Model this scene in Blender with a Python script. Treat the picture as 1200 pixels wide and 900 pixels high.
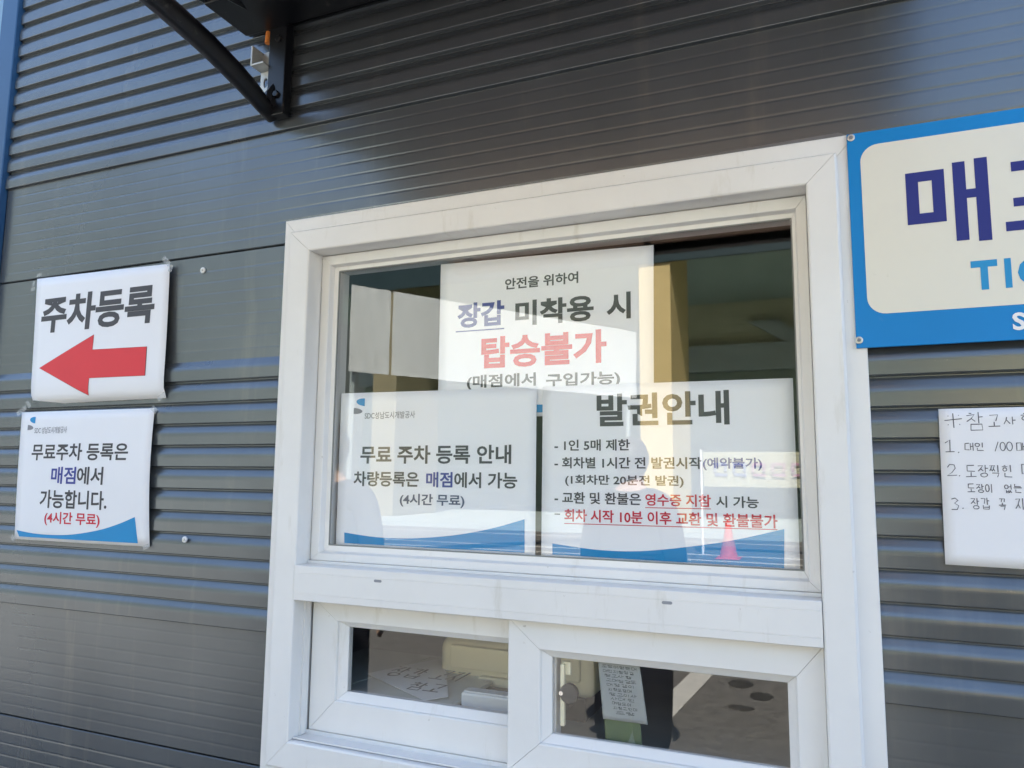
import bpy, bmesh, math, random
from mathutils import Vector, Matrix
random.seed(7)
R = math.radians
H = 1.5                      # eye height: the wall design below is written with z = 0 at eye height
sc = bpy.context.scene
for o in list(bpy.data.objects): bpy.data.objects.remove(o)
C = sc.collection

# ------------------------------------------------------------------ camera
cam = bpy.data.cameras.new('camera'); co = bpy.data.objects.new('camera', cam); C.objects.link(co)
cam.sensor_width = 36; cam.lens = 874/1200*36; cam.clip_start = 0.02; cam.clip_end = 2000
r = Vector((0.92062495, 0.39033258, 0.00949664)); d = Vector((-0.03886659, 0.11581678, -0.99250988)); f = Vector((-0.38850881, 0.91336025, 0.12179471))
co.matrix_world = Matrix(((r.x, -d.x, -f.x, 0), (r.y, -d.y, -f.y, -1.165), (r.z, -d.z, -f.z, H), (0, 0, 0, 1)))
sc.camera = co
# ------------------------------------------------------------------ light
SUN_EL, SUN_AZ = R(51), R(15)          # sun stands behind the booth, a little to the left
w = bpy.data.worlds.new('World'); sc.world = w; w.use_nodes = True
nt = w.node_tree; bg = nt.nodes['Background']
sky = nt.nodes.new('ShaderNodeTexSky'); sky.sky_type = 'NISHITA'; sky.sun_disc = False
sky.sun_elevation = SUN_EL; sky.sun_rotation = SUN_AZ; sky.dust_density = 2.0; sky.air_density = 1.0; sky.ozone_density = 1.2
nt.links.new(sky.outputs[0], bg.inputs[0]); bg.inputs[1].default_value = 0.115
sl = bpy.data.lights.new('sun', 'SUN'); sl.energy = 4.9; sl.angle = R(0.53); sl.color = (1, .94, .84)
so = bpy.data.objects.new('sun', sl); C.objects.link(so)
sd = Vector((math.sin(SUN_AZ)*math.cos(SUN_EL), math.cos(SUN_AZ)*math.cos(SUN_EL), math.sin(SUN_EL)))
so.rotation_euler = sd.to_track_quat('Z', 'Y').to_euler(); so.location = (0, 5, 8)
vs = sc.view_settings; vs.view_transform = 'Standard'; vs.look = 'None'; vs.gamma = 1; vs.exposure = 2.5
sc.cycles.max_bounces = 10; sc.cycles.transparent_max_bounces = 16
sc.cycles.use_denoising = True

# ------------------------------------------------------------------ materials
def mat(name, col, rough=.6, metal=0, var=.0, scale=8, bump=0, bscale=60, stretch=(1, 1, 1), spec=.5, coat=0, var2=None):
    m = bpy.data.materials.new(name); m.use_nodes = True; n = m.node_tree; b = n.nodes['Principled BSDF']
    b.inputs['Base Color'].default_value = (*col, 1); b.inputs['Roughness'].default_value = rough
    b.inputs['Metallic'].default_value = metal; b.inputs['Specular IOR Level'].default_value = spec
    b.inputs['Coat Weight'].default_value = coat
    if var or bump:
        g = n.nodes.new('ShaderNodeNewGeometry'); mp = n.nodes.new('ShaderNodeMapping'); mp.inputs['Scale'].default_value = stretch
        n.links.new(g.outputs['Position'], mp.inputs[0])
    if var:
        t = n.nodes.new('ShaderNodeTexNoise'); t.inputs['Scale'].default_value = scale; t.inputs['Detail'].default_value = 6; t.inputs['Roughness'].default_value = .6
        n.links.new(mp.outputs[0], t.inputs['Vector'])
        rp = n.nodes.new('ShaderNodeValToRGB'); rp.color_ramp.elements[0].position = .3; rp.color_ramp.elements[1].position = .7
        c2 = var2 or tuple(c*(1-var) for c in col)
        rp.color_ramp.elements[0].color = (*c2, 1); rp.color_ramp.elements[1].color = (*[min(1, c*(1+var*.4)) for c in col], 1)
        n.links.new(t.outputs[0], rp.inputs[0]); n.links.new(rp.outputs[0], b.inputs['Base Color'])
    if bump:
        t2 = n.nodes.new('ShaderNodeTexNoise'); t2.inputs['Scale'].default_value = bscale; t2.inputs['Detail'].default_value = 4
        n.links.new(mp.outputs[0], t2.inputs['Vector']); bp = n.nodes.new('ShaderNodeBump'); bp.inputs['Strength'].default_value = bump; bp.inputs['Distance'].default_value = .01
        n.links.new(t2.outputs[0], bp.inputs['Height']); n.links.new(bp.outputs[0], b.inputs['Normal'])
    return m
M = {}
M['clad'] = mat('charcoal_metallic_paint', (.152, .168, .180), .26, .68, .14, 3)
M['trim'] = mat('blue_trim_paint', (.02, .075, .17), .3, .1, .06, 4, .03, 6)
M['pvc'] = mat('white_pvc', (.80, .79, .765), .33, 0, .045, 7, .02, 25)
M['pvc_in'] = mat('white_pvc_bead', (.72, .73, .70), .4, 0, .06, 12)
M['gasket'] = mat('grey_gasket', (.22, .23, .22), .6)
M['flash'] = mat('brown_grey_sealant', (.17, .155, .145), .7, 0, .15, 40)
M['nblue'] = mat('light_blue_cabin_paint', (.20, .33, .48), .5, 0, .08, 2)
M['slot'] = mat('grey_slot', (.28, .29, .31), .6)
M['paper'] = mat('white_paper', (.80, .80, .815), .75, 0, .025, 5, .05, 14)
M['paper_in'] = mat('bright_white_paper', (.90, .90, .92), .75, 0, .02, 5, .05, 14)
M['ink'] = mat('black_ink', (.055, .055, .06), .6)
M['inkn'] = mat('slate_ink', (.075, .09, .16), .6)
M['inkb'] = mat('navy_ink', (.04, .055, .28), .6)
M['inkg'] = mat('grey_ink', (.22, .22, .24), .6)
M['inkr'] = mat('red_ink', (.58, .012, .04), .6)
M['arrow'] = mat('red_print', (.70, .035, .045), .6, 0, .05, 10)
M['swoosh'] = mat('blue_print', (.0, .25, .55), .55, 0, .04, 10)
M['pen'] = mat('grey_pencil', (.10, .10, .12), .7, 0, .3, 90)
M['signblue'] = mat('sign_blue', (.0, .215, .56), .4, 0, .05, 6, spec=.3)
M['signcream'] = mat('sign_cream', (.76, .73, .63), .4, 0, .04, 3)
M['signnavy'] = mat('sign_navy', (.02, .028, .20), .45, spec=.3)
M['signlet'] = mat('sign_letter_blue', (.0, .26, .56), .4)
M['white'] = mat('white_paint', (.8, .8, .8), .5)
M['steel'] = mat('zinc_screw', (.62, .61, .58), .35, .9, .2, 200)
M['galv'] = mat('galvanised_steel', (.62, .64, .62), .45, .35, .18, 40)
M['black'] = mat('black_powder_coat', (.007, .008, .011), .33, 0, .2, 30)
M['orange'] = mat('orange_plastic', (.85, .28, .06), .5)
M['core'] = mat('foam_core', (.10, .10, .10), .9)
M['inside'] = mat('interior_wall', (.20, .22, .20), .8, 0, .15, 3)
M['floor_in'] = mat('interior_floor', (.14, .13, .12), .7, 0, .2, 5)
M['folder'] = mat('grey_folder', (.60, .63, .58), .5, 0, .08, 9)
M['desk'] = mat('desk_laminate', (.42, .43, .39), .45, 0, .15, 9)
M['cream'] = mat('cream_plastic', (.86, .79, .56), .42, 0, .03, 10)
M['blackp'] = mat('black_plastic', (.02, .021, .026), .4)
M['white_p'] = mat('white_plastic', (.72, .74, .74), .4)
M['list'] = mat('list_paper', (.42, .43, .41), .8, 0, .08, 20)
M['note'] = mat('note_paper', (.82, .82, .80), .8, 0, .06, 12)
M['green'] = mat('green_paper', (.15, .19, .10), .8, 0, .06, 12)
M['chrome'] = mat('chrome', (.7, .7, .72), .15, 1)
M['asphalt'] = mat('asphalt', (.175, .166, .152), .92, 0, .35, 14, .9, 55)
n = M['asphalt'].node_tree; b = n.nodes['Principled BSDF']; src = b.inputs['Base Color'].links[0].from_socket
vo = n.nodes.new('ShaderNodeTexVoronoi'); vo.inputs['Scale'].default_value = 75; g = n.nodes.new('ShaderNodeNewGeometry'); n.links.new(g.outputs['Position'], vo.inputs['Vector'])
rp = n.nodes.new('ShaderNodeValToRGB'); rp.color_ramp.elements[0].color = (2.2, 2.1, 1.9, 1); rp.color_ramp.elements[0].position = .12; rp.color_ramp.elements[1].color = (.8, .8, .8, 1); rp.color_ramp.elements[1].position = .34
n.links.new(vo.outputs['Distance'], rp.inputs[0]); mm = n.nodes.new('ShaderNodeMix'); mm.data_type = 'RGBA'; mm.blend_type = 'MULTIPLY'; mm.inputs[0].default_value = 1
n.links.new(src, mm.inputs[6]); n.links.new(rp.outputs[0], mm.inputs[7]); n.links.new(mm.outputs[2], b.inputs['Base Color'])
M['line'] = mat('road_paint', (.62, .60, .54), .8, 0, .18, 10)
M['oil'] = mat('oil_stain', (.050, .047, .043), .6, 0, .3, 12)
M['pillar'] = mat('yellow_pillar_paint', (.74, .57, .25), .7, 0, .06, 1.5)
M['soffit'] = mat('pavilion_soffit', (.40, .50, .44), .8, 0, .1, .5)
M['pillar_shaded'] = mat('shaded_pillar_paint', (.30, .27, .16), .7, 0, .1, 1.5)  # left pillar: the yellow pillar paint with shade put into its colour
M['pavwall'] = mat('pavilion_green_grey', (.30, .37, .29), .8, 0, .2, .6)
M['pavup'] = mat('pavilion_siding', (.62, .62, .42), .8, 0, .1, .8)
M['fascia'] = mat('dark_teal_fascia', (.02, .045, .05), .5)
M['beam'] = mat('grey_beam', (.40, .46, .44), .7, 0, .1, 1)
M['tarp'] = mat('grey_white_tarpaulin', (.80, .84, .80), .6, 0, .12, 1.2, .25, 2.2)
M['banner'] = mat('pale_yellow_banner', (.46, .46, .31), .7)
M['pink'] = mat('pink_print', (.46, .25, .32), .7)
M['lilac'] = mat('lilac_print', (.25, .28, .42), .7)
M['cone'] = mat('cone_orange', (.70, .10, .06), .5)
M['coral'] = mat('faded_coral_band', (.62, .22, .16), .5)
M['navycloth'] = mat('navy_cloth', (.012, .014, .024), .85, 0, .3, 25)
M['skin'] = mat('skin', (.55, .36, .27), .55)
M['hair'] = mat('dark_hair', (.015, .012, .010), .5)
M['bag'] = mat('cream_canvas', (.42, .38, .29), .8, 0, .1, 15)
M['grey_cloth'] = mat('grey_cloth', (.07, .075, .085), .9, 0, .3, 25)
M['hill'] = mat('hill_green', (.075, .09, .084), .95, 0, .35, .06)
M['tape'] = mat('clear_tape', (.7, .72, .72), .25, 0, .1, 60)
M['tape'].node_tree.nodes['Principled BSDF'].inputs['Alpha'].default_value = .32
def wear(key, col, scale, lo, hi, stretch=(1, 1, 1), rough=None):
    n = M[key].node_tree; b = n.nodes['Principled BSDF']; ln = b.inputs['Base Color'].links; g = n.nodes.new('ShaderNodeNewGeometry'); mp = n.nodes.new('ShaderNodeMapping'); mp.inputs['Scale'].default_value = stretch
    t = n.nodes.new('ShaderNodeTexNoise'); t.inputs['Scale'].default_value = scale; t.inputs['Detail'].default_value = 5; t.inputs['Roughness'].default_value = .65
    n.links.new(g.outputs['Position'], mp.inputs[0]); n.links.new(mp.outputs[0], t.inputs['Vector'])
    mr = n.nodes.new('ShaderNodeMapRange'); mr.inputs[1].default_value = lo; mr.inputs[2].default_value = hi; n.links.new(t.outputs[0], mr.inputs[0])
    mm = n.nodes.new('ShaderNodeMix'); mm.data_type = 'RGBA'; mm.inputs[7].default_value = (*col, 1); n.links.new(mr.outputs[0], mm.inputs[0])
    if ln: n.links.new(ln[0].from_socket, mm.inputs[6])
    else: mm.inputs[6].default_value = b.inputs['Base Color'].default_value
    n.links.new(mm.outputs[2], b.inputs['Base Color'])
    if rough:
        m2 = n.nodes.new('ShaderNodeMapRange'); m2.inputs[1].default_value = .3; m2.inputs[2].default_value = .7; m2.inputs[3].default_value = rough[0]; m2.inputs[4].default_value = rough[1]
        t2 = n.nodes.new('ShaderNodeTexNoise'); t2.inputs['Scale'].default_value = rough[2]; t2.inputs['Detail'].default_value = 4; n.links.new(mp.outputs[0], t2.inputs['Vector']); n.links.new(t2.outputs[0], m2.inputs[0]); n.links.new(m2.outputs[0], b.inputs['Roughness'])
wear('pvc', (.42, .39, .34), 55, .70, .80, (1, 1, 1), (.28, .45, 4)); wear('pvc', (.60, .57, .50), 9, .60, .85, (3, 1, .6))
wear('clad', (.33, .32, .30), 60, .70, .82, (1, 1, 1.5)); wear('clad', (.24, .235, .22), 4, .55, .9, (4, 1, .5))
wear('signblue', (.12, .26, .52), 30, .66, .85); wear('signcream', (.55, .52, .44), 26, .68, .85); wear('signcream', (.66, .63, .55), 3, .5, .8)
wear('black', (.10, .095, .09), 40, .62, .85)
# smoked brown polycarbonate
m = bpy.data.materials.new('smoked_polycarbonate'); m.use_nodes = True; n = m.node_tree; b = n.nodes['Principled BSDF']
b.inputs['Base Color'].default_value = (.055, .038, .030, 1); b.inputs['Roughness'].default_value = .25
tl = n.nodes.new('ShaderNodeBsdfTranslucent'); tl.inputs[0].default_value = (.62, .50, .42, 1)
mx = n.nodes.new('ShaderNodeMixShader'); mx.inputs[0].default_value = .6
n.links.new(b.outputs[0], mx.inputs[1]); n.links.new(tl.outputs[0], mx.inputs[2]); n.links.new(mx.outputs[0], n.nodes['Material Output'].inputs[0]); M['poly'] = m
# window glass: clear with Schlick reflection
m = bpy.data.materials.new('window_glass'); m.use_nodes = True; n = m.node_tree; n.nodes.remove(n.nodes['Principled BSDF'])
tr = n.nodes.new('ShaderNodeBsdfTransparent'); tr.inputs[0].default_value = (.99, .995, .994, 1)
gl = n.nodes.new('ShaderNodeBsdfGlossy'); gl.inputs['Roughness'].default_value = 0.0
lw = n.nodes.new('ShaderNodeLayerWeight'); p5 = n.nodes.new('ShaderNodeMath'); p5.operation = 'POWER'; p5.inputs[1].default_value = 4.0
ma = n.nodes.new('ShaderNodeMath'); ma.operation = 'MULTIPLY_ADD'; ma.inputs[1].default_value = .9; ma.inputs[2].default_value = .05
mx = n.nodes.new('ShaderNodeMixShader')
n.links.new(lw.outputs['Facing'], p5.inputs[0]); n.links.new(p5.outputs[0], ma.inputs[0]); n.links.new(ma.outputs[0], mx.inputs[0])
n.links.new(tr.outputs[0], mx.inputs[1]); n.links.new(gl.outputs[0], mx.inputs[2]); n.links.new(mx.outputs[0], n.nodes['Material Output'].inputs[0]); M['glass'] = m

# ------------------------------------------------------------------ object helpers
def link(name, me, mt=None, parent=None, loc=None):
    o = bpy.data.objects.new(name, me); C.objects.link(o)
    if mt is not None and me is not None: me.materials.append(M[mt])
    if parent is not None: o.parent = parent
    if loc is not None: o.location = loc
    return o
def thing(name, label, cat, loc=(0, 0, 0), group=None):
    o = bpy.data.objects.new(name, None); C.objects.link(o); o.location = loc; o.empty_display_size = .05
    o['label'] = label; o['category'] = cat
    if group: o['group'] = group
    return o
def tag(o, label, cat, group=None):
    o['label'] = label; o['category'] = cat
    if group: o['group'] = group
    return o
def struct(o): o['kind'] = 'structure'; return o
def mesh(name, V, F, mt, parent=None, off=None, smooth=False):
    """V in the eye-height frame; off is the parent's location."""
    o = off or (parent_off(parent) if parent else (0, 0, 0))
    me = bpy.data.meshes.new(name)
    me.from_pydata([(v[0]-o[0], v[1]-o[1], v[2]+H-o[2]) for v in V], [], F)
    if smooth: me.polygons.foreach_set('use_smooth', [True]*len(me.polygons))
    me.update(); return link(name, me, mt, parent)
def parent_off(p):
    x = y = z = 0
    while p is not None: x += p.location.x; y += p.location.y; z += p.location.z; p = p.parent
    return (x, y, z)
def boxes(name, L, mt, parent=None, bev=0, seg=2):
    """L: (x0,x1,y0,y1,z0,z1) boxes joined into one mesh, edges bevelled"""
    bm = bmesh.new()
    for (x0, x1, y0, y1, z0, z1) in L:
        vs_ = [bm.verts.new((x, y, z)) for z in (z0, z1) for y in (y0, y1) for x in (x0, x1)]
        for q in ((0, 2, 3, 1), (4, 5, 7, 6), (0, 1, 5, 4), (2, 6, 7, 3), (0, 4, 6, 2), (1, 3, 7, 5)): bm.faces.new([vs_[i] for i in q])
    if bev: bmesh.ops.bevel(bm, geom=bm.edges[:], offset=bev, segments=seg, affect='EDGES', profile=.5)
    return bm_obj(name, bm, mt, parent)
def bm_obj(name, bm, mt, parent=None, smooth=False):
    o = parent_off(parent) if parent else (0, 0, 0)
    bmesh.ops.translate(bm, vec=(-o[0], -o[1], H-o[2]), verts=bm.verts[:])
    bmesh.ops.recalc_face_normals(bm, faces=bm.faces[:])
    me = bpy.data.meshes.new(name); bm.to_mesh(me); bm.free()
    if smooth: me.polygons.foreach_set('use_smooth', [True]*len(me.polygons))
    return link(name, me, mt, parent)
def tube(bm, pts, rad, n=10, flat=1.0):
    """round bar along pts"""
    pts = [Vector(p) for p in pts]; rings = []
    for i, p in enumerate(pts):
        t = (pts[min(i+1, len(pts)-1)]-pts[max(i-1, 0)]).normalized()
        u = t.cross(Vector((1, 0, 0)) if abs(t.x) < .9 else Vector((0, 0, 1))).normalized(); v = t.cross(u)
        rr = rad[i] if isinstance(rad, (list, tuple)) else rad
        rings.append([bm.verts.new(p+(u*math.cos(a)+v*math.sin(a)*flat)*rr) for a in (2*math.pi*k/n for k in range(n))])
    for a, b_ in zip(rings, rings[1:]):
        for k in range(n): bm.faces.new((a[k], a[(k+1) % n], b_[(k+1) % n], b_[k]))
    bm.faces.new(rings[0][::-1]); bm.faces.new(rings[-1])
def disc(name, x, y0, y1, z, rad, mt, parent, n=16, bev=.2):
    """short round thing whose axis is the wall normal"""
    bm = bmesh.new(); A = []
    for (yy, rr) in ((y0, rad), (y1+(y0-y1)*bev, rad), (y1, rad*.8)):
        A.append([bm.verts.new((x+rr*math.cos(2*math.pi*k/n), yy, z+rr*math.sin(2*math.pi*k/n))) for k in range(n)])
    for a, b_ in zip(A, A[1:]):
        for k in range(n): bm.faces.new((a[k], a[(k+1) % n], b_[(k+1) % n], b_[k]))
    bm.faces.new(A[0]); bm.faces.new(A[-1])
    return bm_obj(name, bm, mt, parent)

# ------------------------------------------------------------------ the ticket booth
booth = thing('ticket_booth', 'charcoal ribbed metal ticket booth with the white ticket window, filling the whole view', 'building', (0, 0, 0))
XL, XR, ZB, ZT = -1.88, 4.2, -1.38, 1.46
WX0, WX1, WZ0, WZ1 = -.9875, .055, -.552, .5025        # outer flange of the window
HX0, HX1, HZ0, HZ1 = -.975, .043, -.540, .490          # hole behind the flange
RIB = [(.0006, -.0002), (.0100, -.0049), (.0120, -.0058), (.0140, -.0065), (.0160, -.0071), (.0180, -.0075), (.0205, -.0078), (.0235, -.0079), (.0402, -.0077), (.0409, -.0074), (.0415, -.0067), (.0431, -.0007)]   # down from the crease: facet facing up, rounded crest, upright face, short undercut
def panel_profile(zb, z0, z1):
    """profile (z, y) of one cladding panel whose bottom edge sits at zb; ribs in the middle, micro grooves above and below"""
    gd = .00008 if -1 < zb < 0 else .00027
    P = [(zb+.0015, .012), (zb+.0015, .002), (zb+.003, 0)]
    z = zb+.0245
    while z < zb+.232: P += [(z-.0032, 0), (z-.0004, gd), (z+.0004, gd), (z+.0032, 0)] if True else []; z += .0245
    p = .0443; zr = zb+.240
    for kk in range(12):
        b0 = zr+kk*p
        P += [(b0, 0), (b0+.0012, 0)]
        P += [(b0+p-RIB[k][0], RIB[k][1]) for k in range(len(RIB)-1, -1, -1)]
    z = zr+12*p+.0225; gd = .00026
    P += [(zr+12*p, 0)]
    while z < zb+.985: P += [(z-.0032, 0), (z-.0004, gd), (z+.0004, gd), (z+.0032, 0)]; z += .0245
    P += [(zb+.9975, 0), (zb+.999, .002), (zb+.999, .012)]
    P = [q for q in P if z0-1e-6 <= q[0] <= z1+1e-6]
    return P
def cladding(zb, z0, z1):
    P = panel_profile(zb, z0, z1)
    def at(z):
        for (a, ya), (b_, yb) in zip(P, P[1:]):
            if a <= z <= b_ and b_ > a: return ya+(yb-ya)*(z-a)/(b_-a)
        return 0
    for zc in (HZ0, HZ1):
        if P[0][0] < zc < P[-1][0]: P.append((zc, at(zc)))
    if P[-1][0] != max(q[0] for q in P) or True:
        tail = P[-3:] if False else None
        # stable sort by z keeps the return edges in order
        P = sorted(P, key=lambda q: q[0]) if zb < HZ0 < zb+1 or zb < HZ1 < zb+1 or P[0][0] >= 0 else P
    xs = [XL] + [XL+.45*k for k in range(1, 3) if XL+.45*k < HX0-.1] + [HX0, -.45, HX1, 1.0, 2.2, XR]
    V = []; F = []
    for z, y in P:
        for x in xs: V.append((x, y, z))
    nx = len(xs)
    for j in range(len(P)-1):
        zm = (P[j][0]+P[j+1][0])/2
        for i in range(nx-1):
            xm = (xs[i]+xs[i+1])/2
            if HX0 < xm < HX1 and HZ0 < zm < HZ1: continue
            F.append((j*nx+i, j*nx+i+1, (j+1)*nx+i+1, (j+1)*nx+i))
    return mesh('cladding_panel', V, F, 'clad', booth)
for zb in (-1.541, -.541, .459): cladding(zb, -1.40 if zb < -1 else zb, zb+1)
# core behind the panels (with the window hole), side, back, roof, floor
boxes('wall_core', [(XL, HX0, .0125, .10, ZB, ZT), (HX1, XR, .0125, .10, ZB, ZT), (HX0, HX1, .0125, .10, HZ1, ZT), (HX0, HX1, .0125, .10, ZB, HZ0)], 'core', booth)
boxes('side_wall', [(XL-.02, XL+.06, .101, 2.5, ZB, ZT)], 'clad', booth); boxes('side_wall', [(XR-.06, XR+.02, .101, 2.5, ZB, ZT)], 'clad', booth)
boxes('back_wall', [(XL+.061, XR-.061, 2.42, 2.5, ZB, ZT)], 'clad', booth)
boxes('interior_lining', [(XL+.062, XR-.062, 2.40, 2.418, ZB+.02, ZT-.02), (HX0-.9, HX0, .102, .112, ZB+.02, ZT-.02), (HX1, HX1+2, .102, .112, ZB+.02, ZT-.02), (HX0, HX1, .102, .112, HZ1, ZT-.02), (HX0, HX1, .102, .112, ZB+.02, HZ0)], 'inside', booth)
for x in (-1.75, 1.5): boxes('interior_partition', [(x, x+.04, .115, 2.39, ZB+.02, ZT-.05)], 'inside', booth)
boxes('interior_floor', [(XL+.07, XR-.07, .115, 2.39, ZB-.02, ZB+.015)], 'floor_in', booth)
boxes('roof', [(XL-.10, XR+.06, -.05, 2.6, ZT+.002, ZT+.05)], 'clad', booth, .004)
boxes('base_plinth', [(XL-.01, XR, -.006, 2.49, -1.499, ZB-.021)], 'core', booth)
# corner trim: a folded angle that laps over the rib ends
mesh('corner_trim', [(-1.882, -.0005, ZB), (-1.884, -.016, ZB), (-1.886, -.018, ZB), (-1.944, -.018, ZB), (-1.947, -.015, ZB), (-1.947, .12, ZB),
                     (-1.882, -.0005, ZT), (-1.884, -.016, ZT), (-1.886, -.018, ZT), (-1.944, -.018, ZT), (-1.947, -.015, ZT), (-1.947, .12, ZT)],
     [(i, i+1, i+7, i+6) for i in range(5)], 'trim', booth)
for (x, z) in ((-1.211, .4265), (-1.206, -.1345), (1.25, .4265), (1.25, -.1345)):
    y = -.0007 if z > 0 else -.0095
    s = disc('cladding_screw', x, y, y-.003, z, .0062, 'white', booth)
    disc('screw_head', x, y-.003, y-.0055, z, .0028, 'steel', s, 8)

# ------------------------------------------------------------------ the ticket window
win = bpy.data.objects.new('ticket_window', None); C.objects.link(win); win.parent = booth
def member_frame(name, rect, prof, insets, mt, parent, gap=.00035):
    """four mitred bars. prof: (s, y); insets per side L,R,B,T: list mapping s=0,1,2.. to metres"""
    x0, x1, z0, z1 = rect
    def off(side, s):
        L = insets[side]; i = min(int(s), len(L)-2); t = s-i
        return L[i]+(L[i+1]-L[i])*t
    corners = [('L', 'B'), ('R', 'B'), ('R', 'T'), ('L', 'T')]
    for k in range(4):
        a, b_ = corners[k], corners[(k+1) % 4]
        dirv = [(1, 0), (0, 1), (-1, 0), (0, -1)][k]
        V = []
        for (s, y) in prof:
            for c, sg in ((a, 1), (b_, -1)):
                x = x0+off('L', s) if c[0] == 'L' else x1-off('R', s)
                z = z0+off('B', s) if c[1] == 'B' else z1-off('T', s)
                V.append((x+dirv[0]*gap*sg, y, z+dirv[1]*gap*sg))
        np_ = len(prof); F = []
        for i in range(np_-1): F.append((2*i, 2*i+1, 2*i+3, 2*i+2))
        F.append(tuple(2*i for i in range(np_-1, -1, -1))); F.append(tuple(2*i+1 for i in range(np_)))
        mesh(name, V, F, mt, parent)
member_frame('frame_member', (WX0, WX1, WZ0, WZ1),
    [(0, .001), (0, -.0110), (.04, -.0122), (.93, -.0122), (1.0, -.0145), (1.0, -.0315), (1.05, -.0338), (1.93, -.0340), (1.985, -.0325), (2.0, -.030), (2.0, .055), (0, .055)],
    dict(L=[0, .030, .0785], R=[0, .030, .0722], B=[0, .030, .0785], T=[0, .0330, .0755]), 'pvc', win)
OX0, OX1, OZ0, OZ1 = -.909, -.0172, -.4735, .427
# transom between the two openings, with two fine grooves along its face
TP = [(-.1665, .05), (-.1665, -.0335), (-.1675, -.0352), (-.1790, -.0356), (-.1794, -.0348), (-.1800, -.0348), (-.1804, -.0356), (-.2150, -.0356), (-.2154, -.0346), (-.2161, -.0346), (-.2165, -.0356), (-.2278, -.0352), (-.2289, -.0335), (-.2289, .05)]
V = [(x, y, z) for (z, y) in TP for x in (OX0+.0006, OX1-.0006)]
F = [(2*i, 2*i+1, 2*i+3, 2*i+2) for i in range(len(TP)-1)] + [(26, 27, 1, 0), tuple(range(0, 28, 2)), tuple(range(27, 0, -2))]
mesh('transom', V, F, 'pvc', win)
for (x, z) in ((-.7297, -.1838), (-.229, -.1838)):
    bm = bmesh.new(); n = 8
    pts = [(x+.0055+.0022*math.cos(a), z+.0022*math.sin(a)) for a in [(-.5+k/n)*math.pi for k in range(n+1)]] + [(x-.0055+.0022*math.cos(a), z+.0022*math.sin(a)) for a in [(.5+k/n)*math.pi for k in range(n+1)]]
    A = [bm.verts.new((p[0], -.0360, p[1])) for p in pts]; B = [bm.verts.new((p[0], -.0340, p[1])) for p in pts]
    bm.faces.new(A)
    for i in range(len(A)): bm.faces.new((A[i], A[(i+1) % len(A)], B[(i+1) % len(A)], B[i]))
    bm_obj('drain_slot', bm, 'slot', win)
# fixed upper light
same = lambda *v: dict(L=list(v), R=list(v), B=list(v), T=list(v))
member_frame('fixed_sash_bar', (OX0+.0010, OX1-.0010, -.1655+.0045, OZ1-.0012),
    [(0, .054), (0, .008), (.06, .0065), (.94, .0065), (1, .008), (1.15, .0185), (1.2, .0195), (2, .0205), (2, .030), (2, .054)],
    dict(L=[0, .0195, .0315], R=[0, .0155, .0225], B=[0, .0145, .0270], T=[0, .0195, .0290]), 'pvc', win)
boxes('sill_step', [(OX0+.001, OX1-.001, .0005, .05, -.1662, -.1612)], 'pvc', win)
member_frame('glazing_gasket', (OX0+.0315, OX1-.0225, -.1340, .3975), [(0, .0225), (0, .0202), (1, .0202), (1, .0225)], same(0, .0022), 'gasket', win)
mesh('upper_glass', [(x, y, z) for y in (.0215, .0255) for z in (-.1355, .399) for x in (OX0+.030, OX1-.021)], [(0, 1, 3, 2), (4, 6, 7, 5)], 'glass', win)
# lower sliding sashes: the left one runs behind the right one
LZ0, LZ1 = -.4690, -.2300
member_frame('rear_sash_bar', (-.9030, -.420, LZ0+.002, LZ1),
    [(0, .040), (0, .0165), (.03, .0150), (.96, .0150), (1, .0165), (1.05, .0200), (1.9, .0270), (2, .0280), (2, .040)],
    dict(L=[0, .0565, .0740], R=[0, .03, .04], B=[0, .0575, .0725], T=[0, .0400, .0500]), 'pvc', win)
mesh('lower_left_glass', [(x, y, z) for y in (.0290, .0320) for z in (-.3955, -.279) for x in (-.830, -.459)], [(0, 1, 3, 2), (4, 6, 7, 5)], 'glass', win)
member_frame('front_sash_bar', (-.4930, OX1-.0004, LZ0+.002, LZ1),
    [(0, .012), (0, -.0105), (.03, -.0120), (.96, -.0120), (1, -.0105), (1.05, -.0060), (1.9, .0015), (2, .0030), (2, .012)],
    dict(L=[0, .0555, .0710], R=[0, .0380, .0500], B=[0, .0490, .0620], T=[0, .0460, .0580]), 'pvc', win)
mesh('lower_right_glass', [(x, y, z) for y in (.0045, .0075) for z in (-.4065, -.287) for x in (-.423, -.066)], [(0, 1, 3, 2), (4, 6, 7, 5)], 'glass', win)
boxes('bottom_track', [(OX0+.001, OX1-.001, -.022, -.019, OZ0, -.4700), (OX0+.001, OX1-.001, .0125, .0142, OZ0, -.4660), (OX0+.001, OX1-.001, -.022, .05, OZ0-.004, OZ0+.001)], 'pvc', win)
boxes('side_track', [(OX0, OX0+.0045, -.005, .0125, OZ0+.002, LZ1-.0005)], 'pvc', win)
# catch on the inside of the front sash
boxes('sash_catch', [(-.412, -.405, .012, .020, -.395, -.30), (-.4115, -.397, .020, .026, -.318, -.297)], 'cream', win, .0015)
disc('catch_knob', -.3975, .0105, .022, -.3440, .0150, 'blackp', win, 20)
disc('catch_pin', -.4095, .0085, .012, -.3440, .0035, 'chrome', win, 10)

mesh('head_flashing', [(-.45, -.0005, .5027), (.042, -.0005, .5027), (.030, -.0005, .5100), (-.45, -.0005, .5035), (-.45, -.0105, .5027), (.042, -.0105, .5027), (.030, -.0075, .5100), (-.45, -.0075, .5035)],
    [(4, 5, 6, 7), (5, 1, 2, 6), (7, 6, 2, 3), (4, 7, 3, 0), (0, 1, 5, 4)], 'flash', win)
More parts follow.
